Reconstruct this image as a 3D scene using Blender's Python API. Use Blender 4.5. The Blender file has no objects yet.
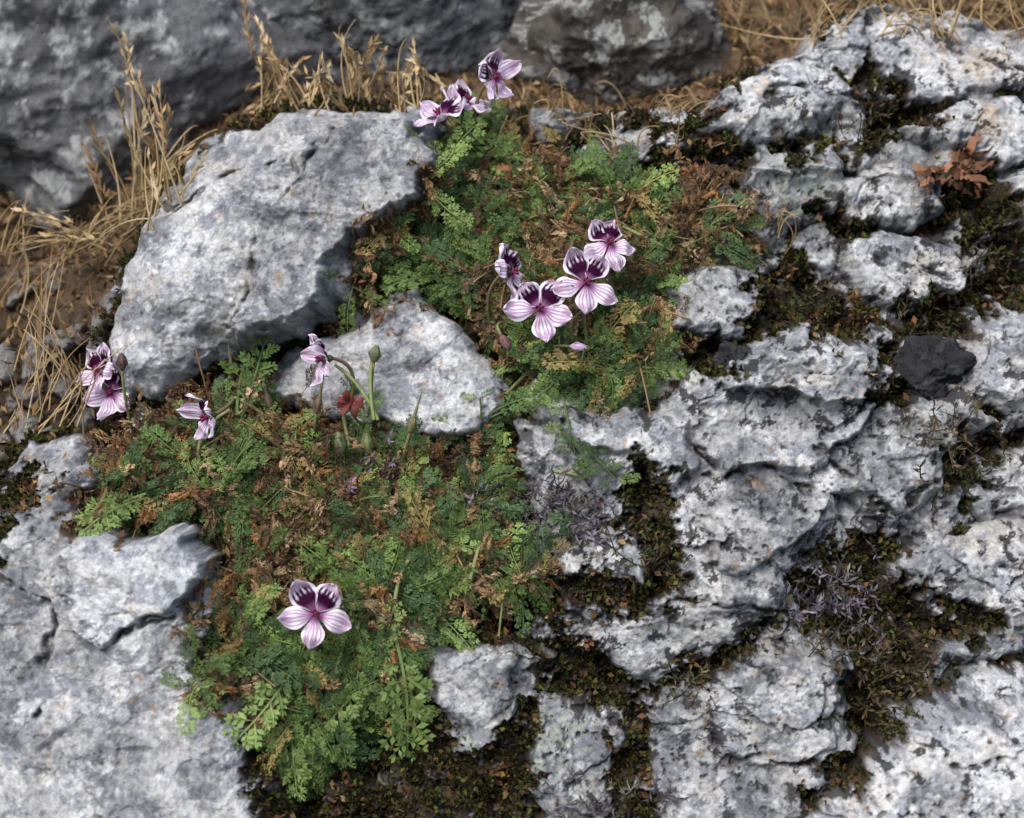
import bpy, math, numpy as np
from mathutils import Vector
rng=np.random.default_rng(7)
# ------------------------------------------------------------------ frame of the hillside
PITCH=math.radians(28); D=22.0; SL=math.radians(38)
CAM=np.array([0,-D*math.cos(PITCH),D*math.sin(PITCH)])
FW=np.array([0,math.cos(PITCH),-math.sin(PITCH)])
UP=np.array([0,math.sin(PITCH),math.cos(PITCH)])
RT=np.array([1.0,0,0]); E=-FW
NRM=np.array([0,-math.sin(SL),math.cos(SL)])
def ray(px,py):
    px=np.asarray(px,float);py=np.asarray(py,float)
    return FW+((px-512)/2200)[...,None]*RT+((409-py)/2200)[...,None]*UP
def at(px,py,depth): return CAM+ray(px,py)*depth
# ------------------------------------------------------------------ noise
def tables(seed):
    r=np.random.default_rng(seed); return r.permutation(256),r.random((256,4))
_T={}
def T(seed):
    if seed not in _T:_T[seed]=tables(seed)
    return _T[seed]
def pn(x,y,seed=0):
    p,r=T(seed)
    ix=np.floor(x).astype(np.int64);iy=np.floor(y).astype(np.int64)
    fx=x-ix;fy=y-iy
    ux=fx*fx*fx*(fx*(fx*6-15)+10);uy=fy*fy*fy*(fy*(fy*6-15)+10)
    ga=r[:,0]*2*np.pi;gc=np.cos(ga);gs=np.sin(ga)
    def g(a,b,dx,dy):
        h=p[(p[a&255]+b)&255];return gc[h]*dx+gs[h]*dy
    a=g(ix,iy,fx,fy);b=g(ix+1,iy,fx-1,fy);c=g(ix,iy+1,fx,fy-1);d=g(ix+1,iy+1,fx-1,fy-1)
    return (a+(b-a)*ux+((c+(d-c)*ux)-(a+(b-a)*ux))*uy)*1.5
def fbm(x,y,o,seed=0,gain=.5):
    s=0;a=1;t=0
    for i in range(o):
        s=s+a*pn(x+17.3*i,y-9.1*i,seed+i);t+=a;a*=gain;x=x*2.03;y=y*2.03
    return s/t*1.4
def ridged(x,y,o,seed,gain=.5):
    s=0;a=1;t=0
    for i in range(o):
        s=s+a*(1-np.abs(pn(x+13.3*i,y-7.1*i,seed+i))*2.2);t+=a;a*=gain;x=x*2.07;y=y*2.07
    return s/t
def worley(x,y,seed):
    p,r=T(seed)
    ix=np.floor(x).astype(np.int64);iy=np.floor(y).astype(np.int64)
    f1=np.full(x.shape,9.);f2=np.full(x.shape,9.);hh=np.zeros(x.shape,int);ddx=np.zeros(x.shape);ddy=np.zeros(x.shape)
    for i in(-1,0,1):
        for j in(-1,0,1):
            h=p[(p[(ix+i)&255]+iy+j)&255]
            dx=x-(ix+i+r[h,0]);dy=y-(iy+j+r[h,1]);d=np.sqrt(dx*dx+dy*dy)
            m=d<f1
            f2=np.where(m,f1,np.minimum(f2,d));f1=np.where(m,d,f1);hh=np.where(m,h,hh);ddx=np.where(m,dx,ddx);ddy=np.where(m,dy,ddy)
    return f1,f2,r[hh,2],r[hh,3],ddx,ddy
def planes(x,y,seed,slope,q=.40,nb=1):
    """lower envelope of randomly tilted planes: flat chipped faces meeting in sharp ridges"""
    p,r=T(seed)
    ix=np.floor(x).astype(np.int64);iy=np.floor(y).astype(np.int64);best=np.full(x.shape,9.)
    for i in range(-nb,nb+1):
        for j in range(-nb,nb+1):
            h=p[(p[(ix+i)&255]+iy+j)&255]
            dx=x-(ix+i+r[h,0]);dy=y-(iy+j+r[h,1])
            best=np.minimum(best,q*(dx*dx+dy*dy)+slope*((r[h,2]-.5)*dx+(r[h,3]-.5)*dy)+.25*r[h,1])
    return best
def ss(a,b,x):
    t=np.clip((x-a)/(b-a),0,1);return t*t*(3-2*t)
def blur(A,k):
    for _ in range(2):
        for ax in(0,1):
            pad=[(0,0),(0,0)];pad[ax]=(k+1,k)
            c=np.cumsum(np.pad(A,pad,mode='edge'),axis=ax);n=A.shape[ax]
            hi=np.take(c,np.arange(2*k+1,2*k+1+n),axis=ax);lo=np.take(c,np.arange(0,n),axis=ax)
            A=(hi-lo)/(2*k+1)
    return A
def sdf(poly,x,y,line=False):
    """positive inside"""
    P=np.array(poly,float);best=np.full(x.shape,1e9);ins=np.zeros(x.shape,bool)
    for i in range(len(P)-(1 if line else 0)):
        a=P[i];b=P[(i+1)%len(P)];ex,ey=b-a
        wx=x-a[0];wy=y-a[1];t=np.clip((wx*ex+wy*ey)/(ex*ex+ey*ey+1e-9),0,1)
        best=np.minimum(best,(wx-ex*t)**2+(wy-ey*t)**2)
        if line: continue
        c=((a[1]<=y)&(b[1]>y))|((b[1]<=y)&(a[1]>y))
        xi=a[0]+(y-a[1])/(ey if abs(ey)>1e-9 else 1e-9)*ex
        ins^=c&(x<xi)
    return np.sqrt(best) if line else np.where(ins,1,-1)*np.sqrt(best)
# ------------------------------------------------------------------ outcrop sheet
STEP=1.25
gx=np.arange(-190,1215,STEP);gy=np.arange(-190,1000,STEP)
X,Y=np.meshgrid(gx,gy)
WX=X+15*fbm(X/70,Y/70,3,11)+4*fbm(X/18,Y/18,3,15)
WY=Y+15*fbm(X/70,Y/70,3,21)+4*fbm(X/18,Y/18,3,25)
def spoly(poly,m=90,line=False):
    P=np.array(poly,float)
    out=np.full(X.shape,float(m) if line else -float(m))
    x0,y0=P.min(0)-m;x1,y1=P.max(0)+m
    i0,i1=np.searchsorted(gx,[x0,x1]);j0,j1=np.searchsorted(gy,[y0,y1])
    if i1>i0 and j1>j0: out[j0:j1,i0:i1]=sdf(poly,WX[j0:j1,i0:i1],WY[j0:j1,i0:i1],line)
    return out
# poly, height, edge radius, tiltx, tilty, brightness
ROCKS=[
('A',[(105,335),(112,290),(140,235),(165,195),(200,150),(240,125),(290,108),(350,102),(410,106),(452,125),(458,165),(447,215),(405,245),(378,290),(335,320),(300,345),(250,352),(205,372),(160,408),(128,402),(112,370)],1.0,75,.02,.10,1.12),
('A2',[(272,215),(300,165),(345,135),(400,130),(446,150),(444,205),(385,225),(348,260),(322,322),(250,345),(235,330),(262,260)],1.27,10,-.02,.12,.84),
('C',[(268,395),(300,352),(330,335),(375,300),(415,285),(440,310),(480,350),(508,380),(500,430),(400,436),(330,425)],.50,14,0,.05,1.2),
('B',[(-300,490),(0,468),(30,440),(65,428),(100,440),(120,480),(135,520),(190,532),(228,560),(262,620),(272,680),(290,770),(310,900),(320,1100),(-300,1100)],.95,80,.03,.08,1.05),
('B2',[(75,590),(85,545),(110,525),(200,528),(228,556),(190,600),(120,645),(80,630)],1.12,8,-.05,.10,1.5),
('D',[(512,405),(535,372),(600,400),(660,412),(690,372),(730,340),(790,316),(840,328),(880,360),(900,398),(960,390),(992,420),(950,460),(930,500),(900,512),(850,500),(840,522),(790,570),(770,602),(720,612),(690,600),(668,560),(650,520),(640,470),(600,480),(540,440)],.75,28,.04,.10,1.12),
('D3',[(690,400),(760,350),(850,345),(880,400),(860,440),(800,470),(720,480),(690,450)],1.04,12,.05,.14,1.2),
('D4',[(540,400),(640,415),(690,410),(700,470),(660,500),(640,455),(580,445)],.90,12,.05,.10,1.2),
('D5',[(690,500),(760,480),(830,490),(800,540),(740,570),(700,560)],.93,11,.05,.14,.82),
('D6',[(860,420),(900,405),(960,400),(980,420),(940,460),(880,470)],.90,12,-.05,.12,1.0),
('D2',[(508,425),(600,440),(645,460),(652,520),(680,585),(600,600),(560,575),(528,500)],.58,22,.02,.06,1.05),
('E',[(548,612),(600,578),(700,602),(765,622),(700,660),(640,685),(590,660)],.5,18,0,.1,1.05),
('G',[(640,705),(700,672),(780,640),(832,650),(852,700),(860,760),(810,830),(700,850),(655,800)],.6,26,.03,.1,.85),
('G2',[(700,700),(780,665),(830,680),(840,740),(760,770),(710,750)],.74,10,.03,.12,1.0),
('H',[(790,900),(800,800),(870,742),(900,702),(980,672),(1060,668),(1220,690),(1220,1100),(790,1100)],1.0,38,0,.08,1.35),
('I',[(520,722),(560,690),(610,720),(652,775),(640,1000),(545,1000)],.35,20,0,.05,.85),
('J',[(425,652),(470,640),(522,650),(512,690),(480,730),(432,705)],.40,16,0,.1,.95),
('J2',[(370,600),(420,596),(440,640),(420,690),(370,690)],.3,18,0,.1,.95),
('J3',[(330,790),(400,770),(470,800),(480,900),(330,900)],.28,18,0,.1,.8),
('K',[(885,562),(930,520),(1000,512),(1220,490),(1220,600),(1000,622),(920,602)],.6,20,0,.1,1.05),
('L',[(900,642),(960,612),(1220,600),(1220,670),(980,668),(930,690)],.5,18,0,.1,.88),
('M',[(970,505),(980,460),(1040,430),(1220,430),(1220,505)],.6,18,0,.1,1.15),
('N',[(838,238),(880,230),(950,240),(982,270),(992,312),(940,298),(910,325),(870,300),(845,270)],.68,16,0,.12,1.12),
('O',[(655,292),(700,258),(755,260),(776,290),(742,334),(688,344)],.62,18,0,.1,1.0),
('P',[(708,130),(738,85),(780,58),(830,62),(872,110),(860,132),(820,125),(770,150),(730,165)],.45,24,0,.1,1.22),
('Q',[(813,50),(840,22),(890,12),(960,20),(1010,42),(1220,60),(1220,120),(1010,100),(960,95),(900,102),(860,92)],.4,20,0,.1,1.35),
('R',[(722,180),(790,150),(835,150),(862,190),(830,220),(780,245),(740,215)],.5,18,0,.1,.88),
('S',[(820,192),(870,163),(930,168),(946,200),(920,232),(850,225)],.65,16,0,.12,1.15),
('T',[(880,128),(950,103),(1010,105),(1220,130),(1220,170),(1000,165),(930,150)],.48,17,0,.1,1.12),
('U',[(990,190),(1050,170),(1220,190),(1220,280),(1020,262)],.6,17,0,.1,1.12),
('V',[(945,345),(1000,310),(1220,320),(1220,420),(1010,422),(960,392)],.62,20,0,.1,1.05),
('Y',[(-120,360),(10,350),(45,370),(50,430),(0,450),(-120,450)],.1,30,0,.1,.6),
('Y2',[(85,275),(105,258),(122,270),(118,315),(92,320)],-.1,15,0,.1,.55),
('W1',[(525,95),(545,85),(575,110),(560,140),(530,135)],.15,20,0,.1,.6),
('W2',[(585,150),(620,130),(680,140),(670,170),(620,175)],.2,20,0,.1,.8),
]
right=ss(470,600,X+.25*(Y-400))
topr=ss(420,300,Y)*right
LOW=-.20+.44*right-.12*topr
H=LOW+.18*fbm(X/60,Y/60,3,31)
f1,f2,ra,rb,dx,dy=worley(WX/34,WY/34,41)
st=np.clip((f2-f1)*2.2,0,1)*(ra>.35)
H=H+.24*np.sqrt(st)*ra
rockm=.75*ss(.15,.4,st)*(ra>.35)*(rb>.45)
basen=fbm(X/52,Y/48,4,35)-.12*topr+.03
rockm=np.maximum(rockm,right*ss(-.22,.02,basen)*.9)
bright=np.where(right*(basen>-.2)>.3,1.0,.6+.35*rb)
for n,poly,h,R,tx,ty,br in ROCKS:
    d=spoly(poly)
    c=np.mean(np.array(poly),0)
    f=np.clip(d/R,0,1);s=np.clip(1-(1-f)**2,0,1)**.6
    tX=np.clip(X-c[0],-250,250)/100;tY=np.clip(Y-c[1],-250,250)/100
    hh=LOW+(h+tx*tX+ty*tY*-1-LOW)*s
    m=(d>0)&(hh>H)
    H=np.where(m,hh,H)
    rockm=np.where(m,np.maximum(rockm,ss(.12,.45,s)),rockm)
    bright=np.where(m,br,bright)
# fractured limestone relief: flat chipped faces, ledges, hairline joints
LX=WX+3*fbm(X/30,Y/30,2,45);LY=WY+3*fbm(X/30,Y/30,2,47)
smooth_left=ss(540,400,X)
am=1-.60*smooth_left
rel=.64*planes(LX/130,LY/95,51,1.35,.30,2)*(.7+.3*am)
rel+=.38*planes(LX/64,LY/44,61,1.6,.26,2)*(1-.85*smooth_left)
rel+=.065*planes(LX/24,LY/17,63,1.6,.4)*(1-.85*smooth_left)*ss(-.25,.3,fbm(X/70,Y/70,3,64))
f1b,f2b,rc,rd,dx2,dy2=worley(LX/80,LY/50,65)
rel+=.14*(rc-.5)*(1-.8*smooth_left)
crack2=np.clip(1-(f2b-f1b)/.035,0,1)*ss(.0,.3,fbm(X/60,Y/60,2,67))
rel+=.03*(ridged(LX/90,LY/60,4,81,.5)-.45)
rel+=.020*fbm(X/24,Y/22,5,91,.5)*(1-.6*smooth_left)+.006*fbm(X/4,Y/4,2,95)
pit=ss(.30,.44,fbm(X/10,Y/9,3,97))*(.15+.85*am)*ss(-.1,.25,fbm(X/70,Y/70,3,99));rel-=.045*pit
CRACKS=[[(700,480),(760,468),(835,500)],[(640,605),(700,592),(770,612)],[(722,350),(702,400),(692,440),(720,482)],[(850,522),(900,500),(950,462)],[(560,600),(592,640),(640,690)],[(235,332),(262,262),(275,215),(345,137)],[(120,640),(190,602),(230,556)],[(800,440),(850,470),(900,512)],[(700,770),(760,755),(850,760)],[(930,760),(980,740),(1040,745)],[(980,570),(1030,560)],[(10,560),(70,600),(60,700)],[(760,100),(800,95),(860,105)],[(900,60),(960,58),(1020,75)],[(850,270),(900,262),(960,290)],[(170,215),(230,190),(300,168)],[(560,420),(600,500),(590,570)]]
ck=np.zeros(X.shape);cw=fbm(X/20,Y/20,3,69)
for pl in CRACKS:
    d=spoly(pl,30,True)+5*cw;ck=np.maximum(ck,np.exp(-(d/2.3)**2)*ss(-.45,.1,fbm(X/25,Y/25,2,70)))
rel-=.05*crack2*am+.11*ck
ph=(X*.55+Y*.85)/105+.60*fbm(X/100,Y/100,4,77);st_=ph-np.floor(ph);rel+=.11*smooth_left*(ss(0,.06,st_)-st_)*ss(-.2,.2,fbm(X/90,Y/90,2,79))
H=H+rel+.02
CREV=[
[(780,575),(830,545),(880,530),(905,570),(950,640),(920,690),(880,740),(850,700),(830,650),(790,600)],
[(618,460),(650,450),(668,500),(685,590),(650,600),(622,540)],
[(250,740),(330,700),(400,680),(440,720),(480,740),(520,700),(545,720),(530,800),(560,1000),(250,1000)],
[(738,290),(790,268),(850,298),(872,340),(840,348),(780,330),(742,338)],
[(903,305),(950,297),(980,318),(950,347),(908,337)],
[(945,440),(1000,430),(1040,422),(985,470),(965,512),(938,485)],
[(430,590),(520,590),(600,560),(680,590),(640,612),(560,622),(500,645),(450,640)],
[(640,695),(700,660),(775,618),(785,640),(700,678),(650,705)],
[(-60,480),(50,468),(72,490),(45,520),(30,548),(-60,540)],
[(678,340),(738,328),(722,382),(690,378)],
[(805,218),(860,213),(895,225),(850,247)],
[(945,165),(1000,160),(1025,235),(960,242)],
[(855,400),(888,350),(903,400),(870,414)],
[(860,130),(885,100),(940,100),(920,128),(880,140)],
[(985,230),(1030,230),(1040,300),(1000,320),(985,280)],
[(545,640),(600,650),(640,690),(650,715),(600,712),(550,690)],
[(905,590),(1000,620),(960,645),(910,645)],
[(700,150),(740,165),(720,200),(660,190),(640,170)],
[(600,740),(650,750),(665,830),(620,850)],
[(350,770),(400,800),(420,900),(350,900)],
[(850,700),(880,720),(860,770),(800,800),(790,790),(850,740)],
[(770,150),(800,145),(815,165),(780,175)],[(870,60),(905,95),(880,105),(850,90)],[(975,270),(1010,300),(985,330),(960,300)],
]
crev=np.zeros(X.shape)
cn=fbm(X/24,Y/24,5,101,.6)
for poly in CREV:
    d=spoly(poly)+24*cn+1
    m=ss(-4,16,d);H=H-.36*m;crev=np.maximum(crev,ss(-5,7,d))
# vegetation beds
VEG_U=[(365,255),(395,205),(440,165),(480,140),(520,145),(560,155),(640,180),(700,195),(740,215),(758,238),(735,255),(690,258),(655,285),(672,318),(668,350),(650,380),(615,396),(575,382),(525,370),(488,345),(455,312),(445,288),(395,285),(350,315),(335,305),(355,280)]
VEG_L=[(85,480),(100,442),(140,420),(200,400),(240,372),(275,385),(310,420),(380,430),(440,437),(492,425),(508,470),(495,510),(525,560),(535,588),(500,606),(440,602),(400,622),(395,680),(380,715),(350,700),(330,735),(310,775),(285,725),(240,705),(200,680),(195,640),(222,600),(225,560),(240,532),(190,522),(130,520),(95,532)]
veg=np.zeros(X.shape)
vn=fbm(X/30,Y/27,4,105,.6)
VM=[]
for poly in(VEG_U,VEG_L):
    d=spoly(poly);v_=ss(-3,6,d+34*vn-1);VM.append(v_);m=ss(-6,22,d)*ss(-10,10,d+34*vn-1);veg=np.maximum(veg,v_)
    H=H*(1-.7*m)+.7*m*.25+.30*m*fbm(X/34,Y/34,4,111)
# land behind the crest
BG=[(-600,-600),(1700,-600),(1700,0),(1010,28),(960,8),(890,2),(828,12),(806,50),(740,72),(700,112),(600,108),(520,100),(452,104),(410,98),(350,94),(290,100),(235,118),(195,143),(158,195),(132,235),(104,290),(98,335),(104,370),(118,402),(95,432),(65,424),(30,434),(0,460),(-600,480)]
dbg=sdf(BG,X+4*fbm(X/25,Y/25,2,121),Y+4*fbm(X/25,Y/25,2,122))
mb=ss(-3,9,dbg)
HB=-1.6-.9*ss(0,120,dbg)+.3*fbm(X/80,Y/80,4,131)+.12*fbm(X/15,Y/15,3,135)
sideL=ss(230,60,X)*ss(230,330,Y)
HB=HB+1.2*sideL+.22*np.sqrt(st)*ra*sideL*2
H=H*(1-mb)+HB*mb
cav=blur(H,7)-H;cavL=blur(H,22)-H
# colour ------------------------------------------------------------------
n1=fbm(X/110,Y/110,4,201);n2=fbm(X/35,Y/35,5,211,.6);n3=fbm(X/9,Y/9,3,221,.6);n4=fbm(X/18,Y/18,4,231,.6)
val=(.385+.09*n1+.07*n2+.06*n3)*bright
white=ss(.05,.15,fbm(X/60,Y/48,7,241,.70)+.10*(bright-1))
val=val*(1+.34*white)
grey=ss(-.04,.09,fbm(X/75,Y/55,7,251,.68))*(1-.80*white)
val=np.clip(val*(1-.34*grey),.03,.62)
grey2=ss(.12,.22,fbm(X/48,Y/38,6,258,.68));val=val*(1-.36*grey2)
mott=ss(.08,.18,fbm(X/11,Y/10,4,256,.65));val=val*(1-.22*mott)
gg=np.clip(grey+grey2,0,1)
col=np.stack([val*(1.0-.04*gg),val,val*(1.0+.08*gg)],-1)
warm=ss(.15,.45,fbm(X/50,Y/50,4,261))*ss(600,900,X)*.5+.35*ss(.25,.5,fbm(X/40,Y/40,3,265))
col=col*(1-warm[...,None]*np.array([.02,.08,.20]))
def mix(c,m,rgb): 
    m=m[...,None];return c*(1-m)+np.array(rgb)*m
for cx,cy,r in((985,62,26),(940,45,22),(860,70,14),(760,90,15),(985,125,20),(420,330,12)):
    m=ss(r,r*.3,np.hypot(X-cx,Y-cy)+18*n2+10*n3);col=mix(col,m*.45,(.44,.31,.18))
for cx,cy,r in((800,190,50),(620,385,30),(745,160,20),(530,745,50),(600,800,40),(470,760,30),(380,790,30),(570,730,30)):
    m=ss(r,r*.4,np.hypot(X-cx,Y-cy)+14*n2)*ss(-.05,.15,n3);col=mix(col,m*.8,(.32,.36,.29))
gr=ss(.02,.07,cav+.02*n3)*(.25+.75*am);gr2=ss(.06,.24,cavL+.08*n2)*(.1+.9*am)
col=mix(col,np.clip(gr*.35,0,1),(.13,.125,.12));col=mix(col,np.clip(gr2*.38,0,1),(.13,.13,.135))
lowm=1-ss(.25,.6,rockm+.35*n2)
sm=np.clip(np.maximum(lowm,crev*ss(-.50,-.12,n4+.2)),0,1)
near=blur(sm,14)
blf=fbm(X/26,Y/24,6,271,.68)+.9*np.clip(cav,-.1,.15)
lf=fbm(X/95,Y/95,3,275)
bl=ss(.25,.32,blf+.12*lf+.44*near*right)*(.14+.86*ss(430,600,X))
sp=ss(.36,.44,fbm(X/6,Y/6,2,281))*ss(-.15,.15,n2)
f,g,a1,_,_,_=worley(WX/26,WY/26,291);spots=(a1>.86)*ss(.15,.1,f)
f,g,a1,_,_,_=worley(WX/17,WY/17,293);wsp=(a1>.62)*ss(.38,.28,f+.18*n3)
f,g,a2,_,_,_=worley(WX/8,WY/8,295);wsp2=(a2>.78)*ss(.36,.26,f)*ss(-.2,.2,n4)
col=mix(col,np.clip(wsp*.5*ss(-.25,.15,n1)+wsp2*.35,0,.8),(.58,.59,.58))
och=(a2<.10)*ss(.40,.25,f)*ss(.0,.25,fbm(X/60,Y/60,3,297));col=mix(col,och*.6,(.34,.20,.08))
col=mix(col,np.clip(bl*.92+sp*.55+spots*.6+pit*.55*am,0,.94)*(1-.50*smooth_left),(.030,.028,.030))
col=mix(col,np.clip(crack2*.45*am+ck*.75,0,1),(.05,.045,.04))
soil=np.stack([.052+.03*n2,.037+.02*n2,.023+.012*n2],-1)
mossn=ss(.0,.3,n4);soil=mix(soil,mossn*.8,(.040,.044,.014));soil=mix(soil,ss(.05,.3,-n4)*.8,(.013,.012,.011))
soil=mix(soil,ss(.3,.5,fbm(X/20,Y/20,3,301))*.6,(.15,.08,.035));soil=np.clip(soil,.006,1)
moss_mask=sm*(1-mb)
col=col*(1-sm[...,None])+soil*sm[...,None]
duff=np.stack([.11+.05*n3,.070+.03*n3,.038+.015*n3],-1);duff=mix(duff,ss(.0,.3,n4),(.035,.03,.018))
col=col*(1-veg[...,None]*.95)+duff*veg[...,None]*.95
bgc=np.stack([.14+.08*n4,.09+.05*n4,.052+.03*n4],-1);bgc=mix(bgc,ss(.1,.35,fbm(X/45,Y/45,3,311)),(.04,.03,.02))
bst=ss(.3,.5,st)*ss(.3,.5,ra)*np.clip(sideL*1.5,0,1)
bgc=mix(bgc,sideL*.6,(.025,.019,.014));bgc=mix(bgc,np.clip(bst,0,1)*.8,(.22,.215,.21))
col=col*(1-mb[...,None])+bgc*mb[...,None]
col=np.clip(col,.004,.70)
R0=ray(X,Y);den=R0@NRM;t=-(CAM@NRM)/den
P=CAM+R0*t[...,None]+H[...,None]*E
ny,nx=X.shape
def newmesh(name,verts,quads,cols=None,smooth=True,mat=None,parent=None):
    me=bpy.data.meshes.new(name);v=np.ascontiguousarray(verts,dtype=np.float32).reshape(-1,3);q=np.ascontiguousarray(quads,dtype=np.int32).reshape(-1,4)
    me.vertices.add(len(v));me.vertices.foreach_set('co',v.ravel())
    me.loops.add(q.size);me.loops.foreach_set('vertex_index',q.ravel())
    me.polygons.add(len(q));me.polygons.foreach_set('loop_start',np.arange(0,q.size,4,dtype=np.int32))
    me.update(calc_edges=True)
    if smooth: me.polygons.foreach_set('use_smooth',np.ones(len(q),dtype=bool))
    if cols is not None:
        ca=me.color_attributes.new('col','FLOAT_COLOR','POINT')
        c=np.ones((len(v),4),dtype=np.float32);c[:,:3]=np.asarray(cols).reshape(-1,3);ca.data.foreach_set('color',c.ravel())
    ob=bpy.data.objects.new(name,me);bpy.context.scene.collection.objects.link(ob)
    if mat:me.materials.append(mat)
    if parent:ob.parent=parent
    return ob
idx=np.arange(nx*ny).reshape(ny,nx)
Q=np.stack([idx[1:,:-1],idx[1:,1:],idx[:-1,1:],idx[:-1,:-1]],-1).reshape(-1,4)
# ------------------------------------------------------------------ materials
def rock_mat(name,bumpk=1.0):
    m=bpy.data.materials.new(name);m.use_nodes=True;nt=m.node_tree;N=nt.nodes;L=nt.links;b=N['Principled BSDF']
    at_=N.new('ShaderNodeAttribute');at_.attribute_name='col'
    tc=N.new('ShaderNodeTexCoord')
    def noise(sc,det,rough=.6):
        n=N.new('ShaderNodeTexNoise');n.inputs['Scale'].default_value=sc;n.inputs['Detail'].default_value=det;n.inputs['Roughness'].default_value=rough;L.new(tc.outputs['Object'],n.inputs['Vector']);return n
    a=noise(16,5,.8);r=N.new('ShaderNodeMapRange');r.inputs[1].default_value=.3;r.inputs[2].default_value=.7;r.inputs[3].default_value=.60;r.inputs[4].default_value=1.40
    L.new(a.outputs['Fac'],r.inputs[0])
    v=N.new('ShaderNodeVectorMath');v.operation='SCALE';L.new(at_.outputs['Color'],v.inputs[0]);L.new(r.outputs[0],v.inputs['Scale'])
    L.new(v.outputs[0],b.inputs['Base Color'])
    b.inputs['Roughness'].default_value=.9;b.inputs['Specular IOR Level'].default_value=.25
    h1=noise(16,6,.75)
    bu=N.new('ShaderNodeBump');bu.inputs['Strength'].default_value=.8;bu.inputs['Distance'].default_value=.06*bumpk
    L.new(h1.outputs['Fac'],bu.inputs['Height']);L.new(bu.outputs[0],b.inputs['Normal'])
    return m
def leaf_mat(name,rough=.6,trans=.25,spec=.3):
    m=bpy.data.materials.new(name);m.use_nodes=True;nt=m.node_tree;N=nt.nodes;L=nt.links;b=N['Principled BSDF']
    a=N.new('ShaderNodeAttribute');a.attribute_name='col'
    tc=N.new('ShaderNodeTexCoord');n=N.new('ShaderNodeTexNoise');n.inputs['Scale'].default_value=14;n.inputs['Detail'].default_value=2;L.new(tc.outputs['Object'],n.inputs['Vector'])
    r=N.new('ShaderNodeMapRange');r.inputs[1].default_value=.3;r.inputs[2].default_value=.7;r.inputs[3].default_value=.85;r.inputs[4].default_value=1.15;L.new(n.outputs['Fac'],r.inputs[0])
    v=N.new('ShaderNodeVectorMath');v.operation='SCALE';L.new(a.outputs['Color'],v.inputs[0]);L.new(r.outputs[0],v.inputs['Scale'])
    L.new(v.outputs[0],b.inputs['Base Color']);b.inputs['Roughness'].default_value=rough;b.inputs['Specular IOR Level'].default_value=spec
    t=N.new('ShaderNodeBsdfTranslucent');L.new(v.outputs[0],t.inputs['Color']);mx=N.new('ShaderNodeMixShader');mx.inputs[0].default_value=trans
    L.new(b.outputs[0],mx.inputs[1]);L.new(t.outputs[0],mx.inputs[2]);L.new(mx.outputs[0],N['Material Output'].inputs['Surface'])
    return m
M_rock=rock_mat('limestone');M_leaf=leaf_mat('leaf_green');M_dry=leaf_mat('dry_leaf',.8,.15,.15);M_petal=leaf_mat('petal',.7,.25,.04);M_moss=leaf_mat('moss',.9,.1,.1)
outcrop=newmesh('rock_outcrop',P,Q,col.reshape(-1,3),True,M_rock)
du=np.gradient(P,axis=1);dv=np.gradient(P,axis=0);NN=np.cross(du,-dv);NN/=np.linalg.norm(NN,axis=-1,keepdims=True)+1e-9
g=np.linspace(-1,1,160);g=np.sign(g)*np.abs(g)**2*260
GX,GY=np.meshgrid(g,g)
base=GX[...,None]*RT+GY[...,None]*np.array([0,math.cos(SL),math.sin(SL)])
base=base+((-6+np.clip(np.hypot(GX,GY)-20,0,60)*.05*fbm(GX/20,GY/20,3,401)))[...,None]*NRM
gc=np.stack([.16+.05*pn(GX/3,GY/3,402),.11+.03*pn(GX/3,GY/3,402),.06+.0*GX],-1)
i2=np.arange(160*160).reshape(160,160);q2=np.stack([i2[:-1,:-1],i2[:-1,1:],i2[1:,1:],i2[1:,:-1]],-1)
newmesh('hillside_ground',base,q2,gc,True,M_rock)
# ------------------------------------------------------------------ boulders
def boulder(name,center,radii,seed,tone,rot=0,lich=.8,dark=.85,n=260,rough=1.0,freq=1.0,lf_=1.0):
    th=np.linspace(0.002,np.pi-.002,n);ph=np.linspace(0,2*np.pi,2*n,endpoint=False)
    TH,PH=np.meshgrid(th,ph,indexing='ij')
    d=np.stack([np.sin(TH)*np.cos(PH),np.sin(TH)*np.sin(PH),np.cos(TH)],-1)
    def n3d(p,s,o,gn=.5):
        w=np.abs(d)**4;w/=w.sum(-1,keepdims=True);s=s*freq
        return w[...,0]*fbm(p[...,1]*s,p[...,2]*s,o,seed,gn)+w[...,1]*fbm(p[...,0]*s,p[...,2]*s,o,seed+1,gn)+w[...,2]*fbm(p[...,0]*s,p[...,1]*s,o,seed+2,gn)
    r=1+.22*n3d(d,1.3/freq,3)
    rr=np.random.default_rng(seed);
    for k in range(16):
        v=rr.normal(size=3);v/=np.linalg.norm(v);dd=.86+.12*rr.random();r=np.minimum(r,dd/np.clip(d@v,.05,1))
    pz=d*r[...,None]*np.array(radii)
    w=n3d(pz,1.2,6,.6);w2=n3d(pz,5,4)
    pz=pz+d*((.20*w+.04*w2)*rough)[...,None]
    c=np.array(tone)*(1+.5*n3d(pz,1.0,5,.6)+.35*n3d(pz,4.0,4,.6))[...,None]
    lm=ss(.12,.20,n3d(pz+7,2.0*lf_,5,.6))*lich;c=c*(1-lm[...,None])+np.array([.42,.43,.42])*lm[...,None]
    dm=ss(.18,.34,n3d(pz+3,1.1,5,.6))*dark;c=c*(1-dm[...,None])+np.array([.035,.032,.03])*dm[...,None]
    cr,sr=math.cos(rot),math.sin(rot);x,y=pz[...,0]*cr-pz[...,2]*sr,pz[...,0]*sr+pz[...,2]*cr
    pz=np.stack([x,pz[...,1],y],-1)+center
    I=np.arange(n*2*n).reshape(n,2*n);J=np.roll(I,-1,axis=1)
    q=np.stack([I[1:],J[1:],J[:-1],I[:-1]],-1).reshape(-1,4)
    return newmesh(name,pz,q,np.clip(c,.008,.6),True,M_rock)
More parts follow.
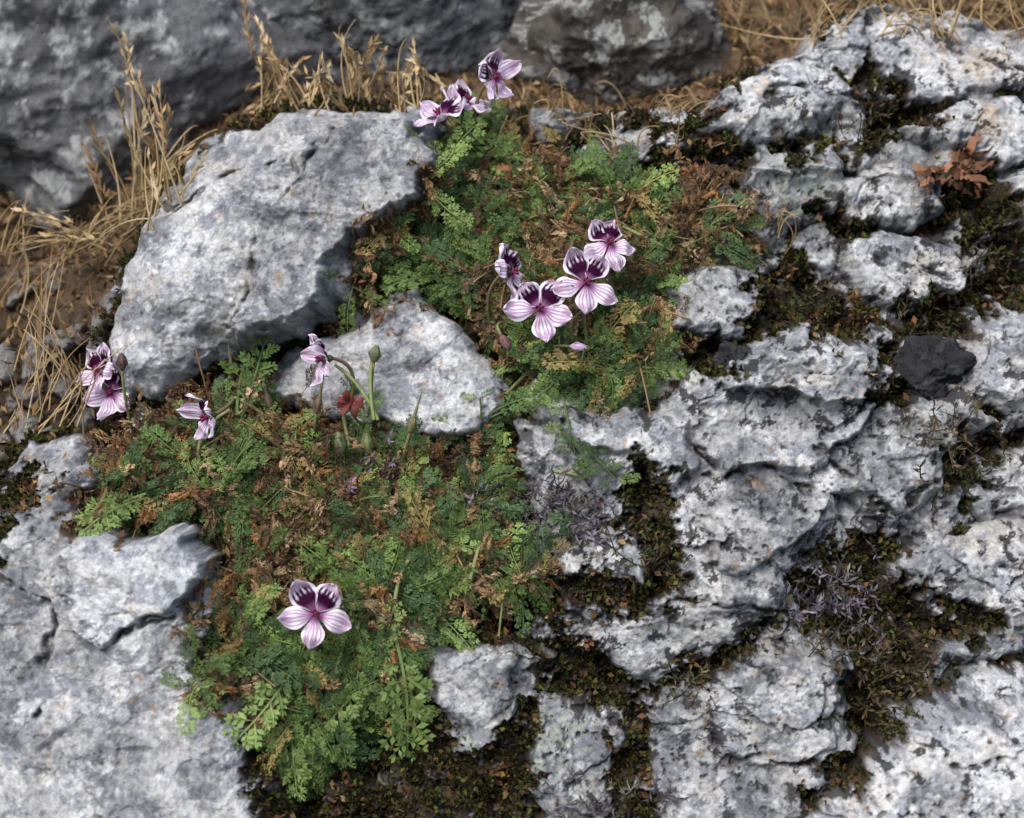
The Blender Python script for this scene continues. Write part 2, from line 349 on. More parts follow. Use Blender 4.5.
boulder('boulder',at(60,60,26.2),(3.0,1.9,3.1),501,(.145,.147,.153),.06,.85,.5,lf_=1.5)
boulder('boulder',at(350,-10,26.6),(2.3,1.7,1.9),511,(.12,.125,.13),-.1,.5,.8,lf_=1.5)
boulder('boulder',at(618,40,25.9),(1.25,1.0,1.25),521,(.08,.072,.062),0,.6,.9,lf_=1.8)
# ------------------------------------------------------------------ ray casting on the outcrop
bpy.context.view_layer.update()
from mathutils.bvhtree import BVHTree
s=2
Ps=P[::s,::s];ny2,nx2=Ps.shape[:2]
I=np.arange(nx2*ny2).reshape(ny2,nx2);Qs=np.stack([I[1:,:-1],I[1:,1:],I[:-1,1:],I[:-1,:-1]],-1).reshape(-1,4)
bvh=BVHTree.FromPolygons([tuple(p) for p in Ps.reshape(-1,3).tolist()],Qs.tolist())
def hit(px,py):
    r=ray(px,py);k=np.linalg.norm(r)
    loc,n,i,dist=bvh.ray_cast(Vector(CAM),Vector(r/k))
    if loc is None: return at(px,py,24.),NRM,24.
    return np.array(loc),np.array(n),dist/k
def lookup(A,x,y):
    i=int(round((x-gx[0])/STEP));j=int(round((y-gy[0])/STEP));return A[min(max(j,0),ny-1),min(max(i,0),nx-1)]
for (x,y,r_,sd_) in((930,368,(.40,.34,.28),531),(690,177,(.30,.24,.16),541),(735,355,(.20,.2,.12),551)):
    p_,_,_=hit(x,y);boulder('dark_stone',p_+E*.06,r_,sd_,(.022,.022,.025),.15,.05,.3,110,.75,2.4)
class MB:
    def __init__(s): s.v=[];s.q=[];s.c=[];s.n=0
    def add(s,v,q,c):
        v=np.asarray(v).reshape(-1,3);c=np.broadcast_to(np.asarray(c),v.shape)
        s.v.append(v);s.q.append(np.asarray(q).reshape(-1,4)+s.n);s.c.append(c);s.n+=len(v)
    def tube(s,pts,rad,c,sides=5):
        pts=np.asarray(pts,float);n=len(pts);rad=np.broadcast_to(rad,(n,))
        tg=np.gradient(pts,axis=0);tg/=np.linalg.norm(tg,axis=1,keepdims=True)+1e-9
        a=np.cross(tg,[.31,.5,.81]);a/=np.linalg.norm(a,axis=1,keepdims=True)+1e-9;b=np.cross(tg,a)
        an=np.arange(sides)*2*np.pi/sides
        v=pts[:,None]+rad[:,None,None]*(np.cos(an)[None,:,None]*a[:,None]+np.sin(an)[None,:,None]*b[:,None])
        I=np.arange(n*sides).reshape(n,sides);J=np.roll(I,-1,1)
        q=np.stack([I[:-1],J[:-1],J[1:],I[1:]],-1)
        c=np.asarray(c,float)
        if c.ndim==2:c=np.repeat(c,sides,0)
        s.add(v,q,c)
    def ribbon(s,pts,w,side,c):
        pts=np.asarray(pts,float);n=len(pts);w=np.broadcast_to(w,(n,))[:,None]
        side=np.broadcast_to(side,(n,3))
        v=np.stack([pts-side*w,pts+side*w],1);I=np.arange(2*n).reshape(n,2)
        s.add(v,np.stack([I[:-1,0],I[:-1,1],I[1:,1],I[1:,0]],-1),c)
    def make(s,name,mat,smooth=True,parent=None):
        return newmesh(name,np.concatenate(s.v),np.concatenate(s.q),np.concatenate(s.c),smooth,mat,parent)
def unit(v): v=np.asarray(v,float);return v/(np.linalg.norm(v)+1e-9)
def bez(a,b,c,n=10):
    t=np.linspace(0,1,n)[:,None];return (1-t)**2*a+2*t*(1-t)*b+t*t*c
def ellip(mb,c,axis,ra,rb,colr,n=7,m=8,tip=1.0):
    axis=unit(axis)
    t=np.linspace(0,np.pi,n);pts=np.array(c)+axis*(-np.cos(t)*ra)[:,None]
    mb.tube(pts,np.maximum(np.sin(t)**tip*rb,.002),colr,m)
# ------------------------------------------------------------------ feathery leaf templates
def leaf_template(npair,seed,fine=True):
    r=np.random.default_rng(seed);V=[];Qd=[]
    def quad(p0,d,l,w,z=0,z1=0):
        p0=np.array(p0);d=np.array(d);nn=np.array([-d[1],d[0]]);k=len(V)
        pts=[p0-nn*w*.4,p0+d*l*.55-nn*w,p0+d*l,p0+d*l*.55+nn*w]
        for p,zz in zip(pts,(z,z,z1,z)):V.append((p[0],p[1],zz+r.normal()*.006))
        Qd.append((k,k+1,k+2,k+3))
    xs=np.linspace(0,1,7)
    for i in range(6):
        k=len(V);w0=.014*(1-xs[i]*.6)
        V.extend([(xs[i],-w0,0),(xs[i+1],-w0*.9,0),(xs[i+1],w0*.9,0),(xs[i],w0,0)]);Qd.append((k,k+1,k+2,k+3))
    for i in range(npair):
        x=.20+.76*i/(npair-1)
        l=.25*math.sin(math.pi*(.20+.70*(x-.2)/.8))**.8*(.8+.4*r.random())
        for sg in(-1,1):
            an=math.radians(60-16*x+r.normal()*9)
            d=np.array([math.cos(an),sg*math.sin(an)]);p=np.array([x+r.normal()*.012,0])
            quad(p,d,l,l*.06)
            zt=.05*r.normal()
            for j in range(3):
                f=.28+.24*j;ll=l*.46*(1-.5*f)*(.8+.4*r.random())
                for s2 in(-1,1):
                    a2=math.radians(42+8*r.random())*s2;dd=np.array([d[0]*math.cos(a2)-d[1]*math.sin(a2),d[0]*math.sin(a2)+d[1]*math.cos(a2)])
                    quad(p+d*l*f,dd,ll,ll*.25,zt*f,zt*f+.02*r.normal())
            quad(p+d*l*.75,d,l*.32,l*.08,zt,zt)
    quad(np.array([.95,0]),np.array([1,0]),.1,.03)
    return np.array(V),np.array(Qd)
TPL=[leaf_template(7,i) for i in range(4)]+[leaf_template(8,i+9) for i in range(3)]
def add_leaf(mb,base,dr,nrm,size,bend,colr,crink=0,cup=0,width=1.0):
    V,Qd=TPL[rng.integers(len(TPL))]
    dr=unit(dr);sd=unit(np.cross(nrm,dr));up=np.cross(dr,sd)
    x,y,z=V[:,0],V[:,1]*width,V[:,2]
    k=bend if abs(bend)>1e-3 else 1e-3
    z=z+cup*np.abs(y)
    if crink:
        z=z+crink*.09*np.sin(x*17+rng.random()*6)+crink*.08*np.sin(y*30+x*9+rng.random()*6);y=y*(1-.45*crink)+crink*.04*np.sin(x*11+rng.random()*6)
    y=y+.05*np.sin(x*3+rng.random()*6)
    Z_=-(1-np.cos(k*x))/k
    tx=np.cos(k*x);tz=-np.sin(k*x)
    lx=np.sin(k*x)/k+z*(-tz);lz=Z_+z*tx
    v=base+size*(lx[:,None]*dr+y[:,None]*sd+lz[:,None]*up)
    j=np.repeat(rng.normal(0,.15,len(V)//4),4)
    c=np.asarray(colr)*(1+j)[:,None]*(.8+.35*x)[:,None]
    mb.add(v,Qd,np.clip(c,.004,1))
GREENS=np.array([(.060,.108,.028),(.080,.135,.033),(.050,.095,.032),(.115,.175,.045),(.17,.24,.065)])
BROWNS=np.array([(.27,.165,.08),(.35,.225,.115),(.18,.105,.055),(.43,.31,.18),(.13,.08,.05),(.34,.165,.07)])
def bed(vm,poly,ng,nb,greenf,name):
    mg=MB();md=MB()
    P_=np.array(poly);x0,y0=P_.min(0)-12;x1,y1=P_.max(0)+12
    def sample(th):
        while True:
            x,y=rng.uniform(x0,x1),rng.uniform(y0,y1)
            if lookup(vm,x,y)>th: return x,y
    k=0
    while k<nb:
        x,y=sample(.4)
        if rng.random()<greenf(x,y)*.75: continue
        p,n,_=hit(x,y);a=rng.uniform(0,2*np.pi);nr=unit(NRM+.7*E)
        tg=RT*math.cos(a)+unit(np.cross(nr,RT))*math.sin(a)
        el=math.radians(rng.uniform(0,60));d=tg*math.cos(el)+nr*math.sin(el)
        add_leaf(md,p+nr*rng.uniform(.0,.13),d,unit(nr+.6*rng.normal(size=3)),rng.uniform(.25,.52),rng.uniform(.5,3.),BROWNS[rng.integers(6)]*rng.uniform(.5,1.15),rng.uniform(.5,1),0,.8);k+=1
    k=0
    while k<ng:
        x,y=sample(.7)
        if rng.random()>greenf(x,y): continue
        p,n,_=hit(x,y);nr=unit(NRM+.7*E);lf=rng.integers(3,7);a0=rng.uniform(0,6.28)
        lt=rng.random();big=rng.uniform(.7,1.15)
        for m in range(lf):
            a=a0+m*6.28/lf+rng.normal()*.4
            tg=RT*math.cos(a)+unit(np.cross(nr,RT))*math.sin(a)
            el=math.radians(rng.uniform(8,55));d=tg*math.cos(el)+nr*math.sin(el)
            gcol=GREENS[min(4,int(rng.random()*3+lt*2.4))]*rng.uniform(.7,1.3)
            if rng.random()<.10: gcol=np.array((.26,.20,.07))
            sz=rng.uniform(.34,.68)*big
            add_leaf(mg,p+nr*.06+tg*.02,d,unit(nr+.35*rng.normal(size=3)),sz,rng.uniform(.5,1.8),gcol,0,rng.uniform(-.5,.5),rng.uniform(.7,1))
            k+=1
    return mg,md
def blob(l):
    def f(x,y):
        v=.14
        for cx,cy,rx,ry,w in l: v=max(v,w*math.exp(-(((x-cx)/rx)**2+((y-cy)/ry)**2)))
        return v
    return f
gU=blob([(395,258,38,32,1),(470,172,50,26,1),(440,285,40,22,.9),(520,230,34,32,.5),(600,370,58,24,1),(560,340,42,28,1),(635,330,32,34,.9),(630,200,52,20,.8),(455,225,36,34,.9),(690,230,28,12,.4)])
gL=blob([(240,460,42,36,.9),(125,490,38,28,1),(290,405,50,14,.5),(420,460,42,30,.8),(440,540,50,34,1),(490,480,20,44,1),(410,590,60,26,1),(320,660,38,38,1),(240,650,42,36,1),(310,730,30,40,1),(385,680,20,35,1),(510,580,35,20,.9),(180,450,26,16,.6),(350,560,34,26,.6)])
nrV=unit(NRM+.7*E)
for nm,vm,poly,ng,nb,gf,extra in(
 ('u',VM[0],VEG_U,740,820,gU,[((430,250),(375,275),.8),((440,175),(480,130),.6),((500,370),(505,420),.7),((480,350),(530,330),.7)]),
 ('l',VM[1],VEG_L,1080,1120,gL,[((290,640),(225,690),1.0),((300,670),(240,725),1.0),((310,700),(308,790),1.1),((300,710),(292,780),1.1),((330,690),(350,745),.9),((395,640),(395,725),1.0),((380,640),(420,700),.8),((240,640),(195,675),.8),((250,660),(205,700),.8),((140,500),(90,520),.7),((150,500),(85,535),.75),((240,420),(270,360),.8),((205,460),(185,520),.8),((430,600),(460,640),.7),((500,570),(548,595),.8),((280,650),(260,620),.8),((490,420),(535,400),.7),((500,440),(500,500),.8),((420,540),(440,590),.9),((385,560),(400,520),.9),((300,650),(330,700),.9)])):
    mg,md=bed(vm,poly,ng,nb,gf,nm)
    for (ax,ay),(bx,by),sc in extra:
        for rep in range(2):
            p,n,dd=hit(ax,ay);q=at(bx+rng.normal()*8,by+rng.normal()*8,hit(bx,by)[2]-.15 if rep==0 else dd-.1)
            p=p+nrV*.2;L_=np.linalg.norm(q-p)*1.08
            c=np.array((.16,.23,.065)) if by>620 or bx<150 else GREENS[rng.integers(1,4)]
            add_leaf(mg,p,unit(q-p)+nrV*.35,nrV,L_,.7,c*rng.uniform(.8,1.15),0,.1,1.0)
    par=bpy.data.objects.new('erodium_plant',None);bpy.context.scene.collection.objects.link(par)
    mg.make('green_leaves',M_leaf,False,par);md.make('dead_leaves',M_dry,False,par)
    if nm=='u':parU=par
    else:parL=par
tr=MB()
for (ax,ay),(bx,by) in (((560,385),(575,455)),((480,400),(490,520)),((578,440),(615,480))):
    for i in range(5):
        t=i/4;x=ax+(bx-ax)*t;y=ay+(by-ay)*t
        p,n,_=hit(x,y)
        for sgn in(-1,1):
            add_leaf(tr,p+nrV*.06,RT*sgn*rng.uniform(.3,1)-UP*rng.uniform(-.4,.8)+nrV*.5,nrV,rng.uniform(.16,.28),1.0,GREENS[rng.integers(5)],0,0,1)
    tr.tube([hit(ax+(bx-ax)*t,ay+(by-ay)*t)[0]+nrV*.06 for t in np.linspace(0,1,8)],.012,(.10,.16,.05))
tr.make('trailing_shoots',M_leaf,False,parU)
def scatter(name,mask,n,size,cols,mat,up=.6,wid=.35,lift=.01,parent=None):
    w=mask.ravel().copy();w[~np.isfinite(w)]=0;w/=w.sum()
    ii=rng.choice(w.size,n,p=w);p=P.reshape(-1,3)[ii];nn=NN.reshape(-1,3)[ii]
    d=nn*up+rng.normal(size=(n,3))*.6;d/=np.linalg.norm(d,axis=1,keepdims=True)
    a=np.cross(d,rng.normal(size=(n,3)));a/=np.linalg.norm(a,axis=1,keepdims=True)
    bn=np.cross(a,d)
    s_=rng.uniform(size[0],size[1],n)[:,None]
    p=p+nn*lift+rng.normal(size=(n,3))*.01
    v=np.stack([p,p+d*s_*.5-a*s_*wid+bn*s_*.15,p+d*s_,p+d*s_*.5+a*s_*wid+bn*s_*.1],1)
    c=np.array(cols)[rng.integers(len(cols),size=n)]*rng.uniform(.6,1.3,(n,1));c=np.repeat(c,4,0)
    return newmesh(name,v,np.arange(4*n).reshape(n,4),c,False,mat,parent)
frame=((X>-80)&(X<1104)&(Y>-80)&(Y<900))
mm=moss_mask*(1-veg)*frame*(mossn*.9+.1)
scatter('moss',mm**1.5,65000,(.03,.08),[(.032,.036,.011),(.048,.048,.013),(.015,.014,.010),(.07,.045,.018),(.085,.09,.024),(.013,.012,.011)],M_moss,.9,.3)
scatter('leaf_litter',moss_mask*(1-veg)*frame*ss(.1,.4,fbm(X/40,Y/40,3,601))+.008*moss_mask*frame,5000,(.04,.11),[(.20,.10,.04),(.12,.06,.03),(.27,.17,.08),(.05,.035,.025)],M_dry,.2,.3)
scatter('dead_leaf_litter',veg*frame,22000,(.04,.13),BROWNS*.7,M_dry,.4,.2,.03,parL)
scatter('ground_litter',mb*frame*(1-.6*sideL),11000,(.08,.24),[(.22,.14,.06),(.15,.09,.045),(.08,.05,.03),(.30,.20,.10)],M_dry,.3,.12)
def shrublet(cx,cy,rx,ry,n,cols):
    mb_=MB()
    for i in range(n):
        x=cx+rng.normal()*rx;y=cy+rng.normal()*ry;p,nn,_=hit(x,y)
        d=unit(nrV*.7+rng.normal(size=3)*.55);L_=rng.uniform(.15,.38);e=p+d*L_
        c=np.array(cols[rng.integers(len(cols))])*rng.uniform(.6,1.2)
        mb_.tube([p,p+d*L_*.5+rng.normal(size=3)*.02,e],[.009,.007,.004],c*.6,3)
        for k in range(7):
            q=p+(e-p)*(.3+.1*k);dd=unit(d*.6+rng.normal(size=3));mb_.ribbon([q,q+dd*.04,q+dd*.085],[.004,.013,.001],unit(np.cross(dd,rng.normal(size=3))),c)
    mb_.make('dry_shrublet',M_dry,False)
GV=[(.16,.14,.17),(.22,.19,.23),(.12,.10,.10),(.2,.2,.17)]
shrublet(565,520,24,16,130,GV);shrublet(490,510,16,16,60,[(.12,.10,.17),(.2,.18,.2)]);shrublet(835,600,26,22,110,GV);shrublet(610,810,30,18,60,GV)
shrublet(375,480,20,12,40,[(.3,.22,.32),(.15,.1,.1)]);shrublet(960,440,20,15,40,[(.1,.07,.04),(.15,.12,.07)]);shrublet(890,690,22,20,60,[(.12,.09,.06),(.08,.07,.03)])
DK=[(.09,.07,.04),(.06,.065,.03),(.14,.11,.07)]
for cx,cy in((800,300),(930,320),(960,480),(1000,265),(840,650),(650,560),(700,680),(870,130)): shrublet(cx,cy,16,10,28,DK)
# ------------------------------------------------------------------ flowers
def petal(mb_,c,fr,ang,L_,W,upper,reflex,seed):
    f,r_,u_=fr;nu,nv=32,31
    rr=np.random.default_rng(seed)
    u=np.linspace(0,1,nu);v=np.linspace(-1,1,nv);U,Vv=np.meshgrid(u,v,indexing='ij')
    w=W*np.clip(1-(2*U**1.25-1)**2,0,1)**.62*(.55+.45*ss(0,.5,U))+.012
    lat=Vv*w+.03*np.sin(U*4+rr.random()*6)*L_*U;ln=.03+L_*U*(1-.10*Vv**2*U)-.04*L_*np.exp(-(Vv/.22)**2)*U**6+.015*np.sin(Vv*9+rr.random()*6)*U**5*L_
    z=.10*np.sqrt(U)*L_+reflex*L_*U**2-.35*w*Vv**2*.6+.028*np.sin(Vv*5+rr.random()*6)*U**2+.018*np.sin(U*9+rr.random()*6)
    d=u_*math.cos(ang)+r_*math.sin(ang);s_=r_*math.cos(ang)-u_*math.sin(ang)
    p=c+ln[...,None]*d+lat[...,None]*s_+z[...,None]*f
    vein=0
    for k in(-.66,-.34,0,.34,.66):
        wob=.03*np.sin(U*8+k*9)
        vein=np.maximum(vein,np.exp(-((Vv-k-wob)/(.055+.03*(1-U)))**2))
        for sg in(-1,1):
            vein=np.maximum(vein,.8*np.exp(-((Vv-k-wob-sg*.42*np.clip(U-.5,0,1))/.05)**2)*ss(.5,.6,U))
    pale=np.array((.76,.60,.77));pale2=np.array((.80,.74,.84));mag=np.array((.20,.015,.15));dark=np.array((.032,.002,.024))
    base=pale+(pale2-pale)*ss(.1,.5,U)[...,None]
    fade=1-ss(.85,1,U)*.7
    if upper:
        cc=base+(mag-base)*(vein*.9*fade)[...,None]
        bl=ss(-.07,.07,.58+.26*vein-U-.20*Vv**2)*ss(-.1,.1,.84-np.abs(Vv)+.14*vein)
        bl=bl*(1-.40*ss(.30,.0,U))
        inner=dark+(mag*.9-dark)*ss(.3,.02,U)[...,None]
        cc=cc+(inner-cc)*bl[...,None]
    else:
        cc=base+(mag*1.2-base)*(vein*.78*fade)[...,None]
        cc=cc+(mag*1.2-cc)*(ss(.28,.05,U)*.85)[...,None]
    I=np.arange(nu*nv).reshape(nu,nv);q=np.stack([I[:-1,:-1],I[:-1,1:],I[1:,1:],I[1:,:-1]],-1)
    mb_.add(p,q,np.clip(cc.reshape(-1,3),.003,.88))
def flower(px,py,r,face,roll=0,stand=.6,stem=None,scale_up=1,open_=0.0,seed=0):
    p0,n0,dep=hit(px,py);dep=min(dep,23.4);dep2=dep-stand
    c=at(px,py,dep2);s_=r/100*dep2/22
    f=unit(face[0]*RT+face[1]*UP+face[2]*E)
    u0=unit(UP-f*np.dot(UP,f)) if abs(np.dot(UP,f))<.95 else unit(E-f*np.dot(E,f))
    r0=np.cross(u0,f)
    u1=u0*math.cos(roll)+r0*math.sin(roll);r1=r0*math.cos(roll)-u0*math.sin(roll)
    fr=(f,r1,u1)
    root=bpy.data.objects.new('erodium_flower',None);bpy.context.scene.collection.objects.link(root)
    mb_=MB();rr=np.random.default_rng(seed+100)
    for i,(a,up) in enumerate(((-34,1),(34,1),(-104,0),(104,0),(180,0))):
        petal(mb_,c,fr,math.radians(a+rr.normal()*6),s_*(1.0+rr.normal()*.06),s_*(.40 if up else .32),up,open_+rr.normal()*.12,seed*7+i)
    mb_.make('petals',M_petal,True,root)
    m2=MB()
    for i in range(5):
        a=i*1.2566+.3;d=r1*math.cos(a)+u1*math.sin(a)
        e=c+f*s_*.24+d*s_*.10;m2.tube([c,c+f*s_*.12+d*s_*.05,e],.007,(.35,.04,.2),4);ellip(m2,e,f+d*.4,.022,.013,(.16,.03,.06),5,6)
        sd=r1*math.cos(a+.6)+u1*math.sin(a+.6);k=np.cross(sd,f)
        m2.ribbon([c-f*.03,c-f*.02+sd*s_*.25,c-f*.0+sd*s_*.5],[.02,.045,.004],k,(.11,.13,.06))
    ellip(m2,c+f*.03,f,.05,.025,(.3,.02,.12),5,6);ellip(m2,c-f*.05,f,.06,.04,(.10,.10,.05),6,7)
    if stem is None: stem=(px+10,py+60)
    b,_,_=hit(*stem);a=c-f*.09
    mid=a-f*.35+(b-a)*.25+UP*.05
    pts=bez(a,mid,b,14);t=np.linspace(0,1,14)[:,None]
    m2.tube(pts,.019,np.array((.22,.14,.09))*(1-t)+np.array((.13,.20,.06))*t,6)
    m2.make('stem_and_calyx',M_leaf,True,root)
    return c
R_=math.radians
flower(540,309,33,(.0,.15,1),0,.90,(520,372),seed=1)
flower(586,283,31,(.12,.25,1),R_(4),.80,(592,375),seed=2)
flower(609,244,28,(.30,.55,.9),R_(-6),.85,(640,330),seed=3)
flower(511,272,27,(.95,.15,.45),R_(10),.85,(505,360),seed=4,open_=-.1)
flower(316,614,33,(-.05,.2,1),R_(2),.98,(285,640),seed=5)
flower(440,116,30,(-.45,.75,.45),R_(30),.7,(488,178),seed=6,open_=.25)
flower(466,102,26,(.35,.80,.40),R_(-25),.55,(488,175),seed=12,open_=.15)
flower(494,78,27,(.55,.2,.5),R_(-40),.7,(485,165),seed=7,open_=.2)
flower(112,392,28,(-.3,.2,.9),R_(8),.6,(140,445),seed=8,open_=.1)
flower(99,371,24,(-.55,.3,.6),R_(-15),.55,(135,440),seed=9,open_=.2)
flower(207,417,25,(-.75,-.25,.5),R_(35),.6,(222,395),seed=10,open_=.3)
flower(323,359,25,(-.8,-.1,.45),R_(25),.5,(345,415),seed=11,open_=.35)
def bud(px,py,axis,ln,wd,c,stem,name='erodium_bud',st=.35,beak=False):
    ln*=1.25;wd*=1.25
    _,_,dep=hit(px,py);dep=min(dep,23);p=at(px,py,dep-st);ax=unit(axis[0]*RT+axis[1]*UP+.2*E);m=MB()
    ellip(m,p,ax,ln,wd,c,9,8,1.2)
    for k in range(5):
        a=k*1.256;s1=unit(np.cross(ax,[.2,.3,.9]));s2=np.cross(ax,s1);sd=s1*math.cos(a)+s2*math.sin(a)
        m.ribbon([p-ax*ln*.9,p+sd*wd*1.15-ax*ln*.2,p+sd*wd*.5+ax*ln*1.05],[.012,wd*.45,.003],np.cross(sd,ax),np.array(c)*.8)
    if beak:m.tube([p+ax*ln*.8,p+ax*(ln+.12),p+ax*(ln+.28)],[.022,.012,.004],c,5)
    b,_,_=hit(*stem);m.tube(bez(p-ax*ln,p-ax*(ln+.25),b,10),.016,(.20,.24,.09),5);m.make(name,M_leaf,True)
bud(375,354,(.15,1),.07,.045,(.18,.22,.11),(372,425));bud(367,444,(-.1,1),.09,.05,(.18,.22,.09),(372,480));bud(392,444,(.2,1),.08,.045,(.16,.19,.08),(388,480))
bud(268,401,(-.2,1),.08,.035,(.2,.17,.1),(275,430),beak=True);bud(505,342,(.4,-.7),.07,.04,(.2,.10,.10),(520,330));bud(318,405,(.2,1),.07,.035,(.18,.13,.08),(322,430),beak=True)
bud(340,443,(-.2,1),.09,.045,(.18,.21,.11),(335,470));bud(122,362,(.0,1),.07,.04,(.13,.08,.07),(135,440));bud(578,347,(1,-.1),.07,.035,(.6,.45,.62),(560,352),'fading_petal',.5);bud(520,352,(-1,-.3),.06,.04,(.10,.03,.06),(530,365))
bud(232,372,(-.1,1),.07,.03,(.2,.16,.09),(245,420),beak=True);bud(412,425,(.3,1),.07,.035,(.2,.2,.1),(405,460),beak=True)
m=MB();_,_,dd=hit(350,400);c0=at(350,402,dd-.35)
for k in range(8):
    a=k*.8+.3;sd=unit(RT*math.cos(a)+UP*math.sin(a)*.7+E*rng.uniform(-.2,.8));L_=rng.uniform(.08,.16);m.ribbon([c0,c0+sd*L_*.5+E*.05,c0+sd*L_+E*.04,c0+sd*L_*1.1-UP*.03],[.02,.04,.03,.006],unit(np.cross(sd,E)+.5*rng.normal(size=3)),np.array((.16,.035,.03))*rng.uniform(.6,1.3))
m.tube(bez(c0,c0-UP*.2,hit(372,428)[0],8),.014,(.20,.17,.07));m.make('withered_calyx',M_leaf,True)
m=MB()
for a,b_,c_,st in (((505,470),(560,468),(588,478),.1),((335,365),(360,380),(378,420),.3),((372,360),(368,385),(374,420),.3),((330,690),(340,660),(350,620),.3),((470,580),(478,548),(488,520),.3),((620,225),(650,240),(672,250),.3),((395,600),(400,560),(425,545),.25),((200,470),(190,430),(230,410),.25),((530,370),(520,380),(505,395),.1),((340,400),(345,425),(350,450),.3),((225,395),(250,400),(275,425),.3)):
    p=[at(*q,hit(*q)[2]-st) for q in(a,b_,c_)];m.tube(bez(p[0],p[1],p[2],10),.019,(.24,.27,.11),6)
for i in range(110):
    vm,poly=(VM[1],VEG_L) if i%2 else (VM[0],VEG_U);Pp=np.array(poly)
    while True:
        x,y=rng.uniform(Pp[:,0].min(),Pp[:,0].max()),rng.uniform(Pp[:,1].min(),Pp[:,1].max())
        if lookup(vm,x,y)>.8:break
    p,_,_=hit(x,y);d=unit(rng.normal(size=3)*.7+nrV*.5);L_=rng.uniform(.3,.8)
    m.tube(bez(p,p+d*L_*.5+nrV*.15,p+d*L_),.011,[(.25,.15,.08),(.16,.20,.07),(.32,.22,.12)][i%3],4)
m.make('stems',M_leaf,True,parL)
# ------------------------------------------------------------------ dry grass
STRAW=np.array([(.46,.34,.18),(.38,.26,.13),(.52,.40,.24),(.27,.18,.09)])
def grassclump(name,items,spread,n,head=False,wid=.012):
    m=MB()
    for (bx,by),(tx,ty),dpt in items:
        for i in range(n):
            x=bx+rng.normal()*spread;y=by+rng.normal()*spread*.5
            p,_,dd=hit(x,y)
            dd=min(dd,dpt) if dpt else dd
            sc=rng.uniform(.55,1.0) if i else 1
            ex=bx+(tx-bx)*sc+rng.normal()*spread*1.1;ey=by+(ty-by)*sc+rng.normal()*spread*.5
            p=at(x,y,dd);e=at(ex,ey,dd-rng.uniform(-.2,.5));mid=(p+e)/2+rng.normal(size=3)*.12+UP*.1
            pts=bez(p,mid,e,9);c=STRAW[rng.integers(4)]*rng.uniform(.7,1.15)
            m.tube(pts,np.linspace(wid,wid*.35,9),c,4)
            if head and rng.random()<.75:
                tg=unit(pts[-1]-pts[-3])
                for k in range(16):
                    q=e-tg*.05*k*.75;dd_=unit(tg+rng.normal(size=3)*.35);m.ribbon([q,q+dd_*.05,q+dd_*.12],[.005,.02,.002],unit(np.cross(dd_,rng.normal(size=3))),c*1.05)
    m.make(name,M_dry,False)
grassclump('dry_grass',[((150,215),(132,35),24),((165,205),(150,80),24),((120,225),(90,130),24),((170,200),(180,150),24),((100,250),(20,215),23.8),((140,225),(160,120),24)],11,6,True,.015)
grassclump('dry_grass',[((275,112),(252,5),24),((330,110),(322,60),24),((350,105),(350,20),24),((400,108),(395,70),24),((420,108),(412,45),24),((300,108),(270,40),24),((370,105),(372,45),24),((262,115),(300,60),24)],7,5,True,.013)
grassclump('dry_grass',[((60,250),(100,225),23.8),((90,235),(0,250),23.8),((130,215),(60,260),23.8),((40,380),(60,260),0),((80,400),(20,300),0),((20,420),(60,330),0),((60,430),(110,330),0),((100,235),(150,190),23.8),((20,300),(40,240),0),((160,190),(205,130),24),((10,250),(60,200),23.8)],16,9,False,.011)
it=[((x,y),(x+rng.uniform(-50,50),y-rng.uniform(15,60)),0) for x,y in zip(rng.uniform(700,1040,46),rng.uniform(-30,40,46))]
grassclump('dry_grass',it,16,6,False,.012)
it=[((x,y),(x+rng.uniform(-25,25),y-rng.uniform(10,30)),0) for x,y in zip(rng.uniform(500,720,16),rng.uniform(100,150,16))]
grassclump('dry_grass',it,12,5,False,.010)
grassclump('dry_grass',[((768,250),(775,205),0),((765,245),(740,190),0),((775,235),(800,215),0),((700,235),(740,200),0),((720,250),(690,215),0),((755,255),(715,225),0)],9,7,False,.010)
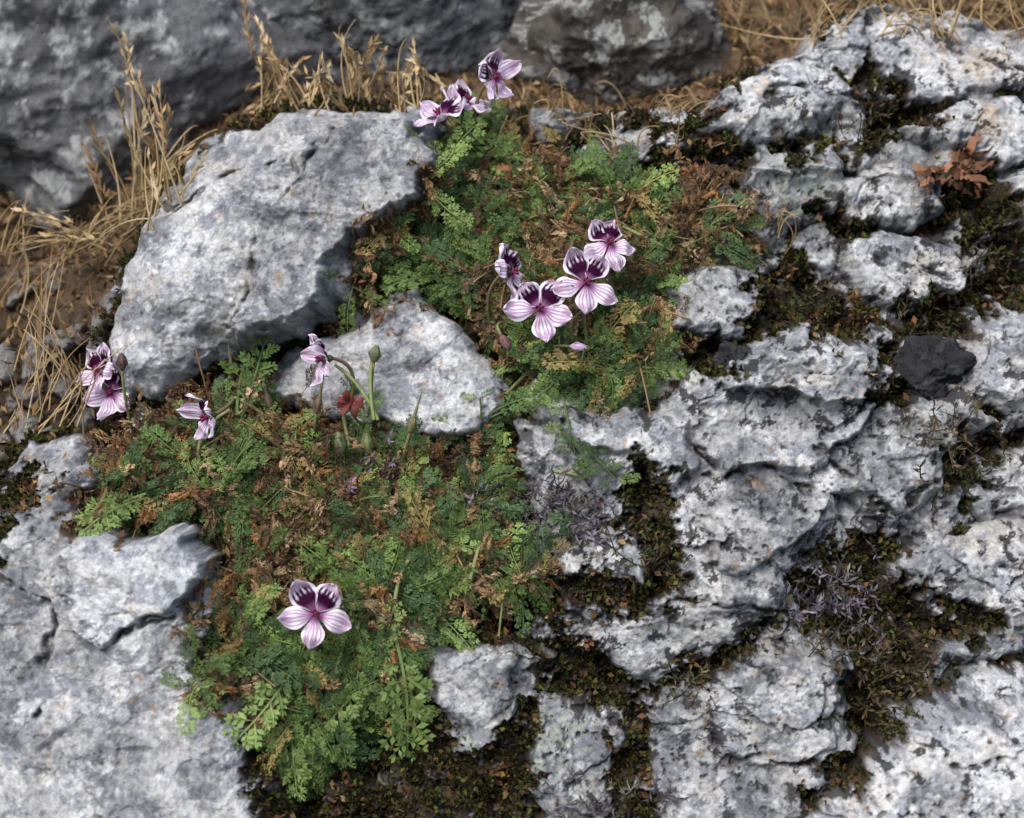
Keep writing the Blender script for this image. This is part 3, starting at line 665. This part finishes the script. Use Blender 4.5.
it=[((x,y),(x+rng.uniform(-25,25),y-rng.uniform(-8,25)),0) for x,y in zip(rng.uniform(560,770,26),rng.uniform(190,265,26))]
grassclump('dry_grass',it,8,4,False,.009)
m=MB()
for k in range(26):
    x,y=955+rng.normal()*20,170+rng.normal()*9;p,_,_=hit(x,y);p=p+E*.08
    d=unit(RT*rng.uniform(-1,1)-UP*rng.uniform(-.5,.8)+E*.3);L_=rng.uniform(.2,.45);t=np.linspace(0,1,9)
    pts=p+t[:,None]*L_*d+(np.sin(t*3)*.09)[:,None]*E+.02*rng.normal(size=(9,3))
    sd=unit(np.cross(d,E)+.6*rng.normal(size=3))
    m.ribbon(pts,.045*np.sin(t*2.9+.15),sd+.3*np.sin(t*5)[:,None]*E,np.array((.28,.14,.08))*rng.uniform(.5,1.2))
m.make('withered_leaf',M_dry,True)
# ------------------------------------------------------------------ camera, light
sc=bpy.context.scene
cam=bpy.data.cameras.new('camera');co=bpy.data.objects.new('camera',cam);sc.collection.objects.link(co)
co.location=CAM;co.rotation_euler=(math.pi/2-PITCH,0,0)
cam.lens=36*2200/1024/1.0;cam.sensor_width=36;cam.clip_end=2000;cam.clip_start=.1
cam.dof.use_dof=True;cam.dof.focus_distance=21.4;cam.dof.aperture_fstop=.40
sc.camera=co
w=bpy.data.worlds.new('World');sc.world=w;w.use_nodes=True
nt=w.node_tree;sky=nt.nodes.new('ShaderNodeTexSky');sky.sky_type='NISHITA';sky.sun_disc=False
sky.dust_density=3;sky.ozone_density=.6;sky.air_density=1.1
sd=unit([-.34,-.38,.92])
sky.sun_elevation=math.asin(sd[2]);sky.sun_rotation=math.atan2(sd[0],sd[1])
nt.links.new(sky.outputs[0],nt.nodes['Background'].inputs['Color']);nt.nodes['Background'].inputs['Strength'].default_value=.15
sun=bpy.data.lights.new('sun','SUN');sun.energy=4.2;sun.angle=math.radians(50);sun.color=(1,.98,.96)
so=bpy.data.objects.new('sun',sun);sc.collection.objects.link(so);so.rotation_euler=Vector(sd).to_track_quat('Z','Y').to_euler()
sc.view_settings.view_transform='Standard';sc.view_settings.look='None';sc.view_settings.exposure=0
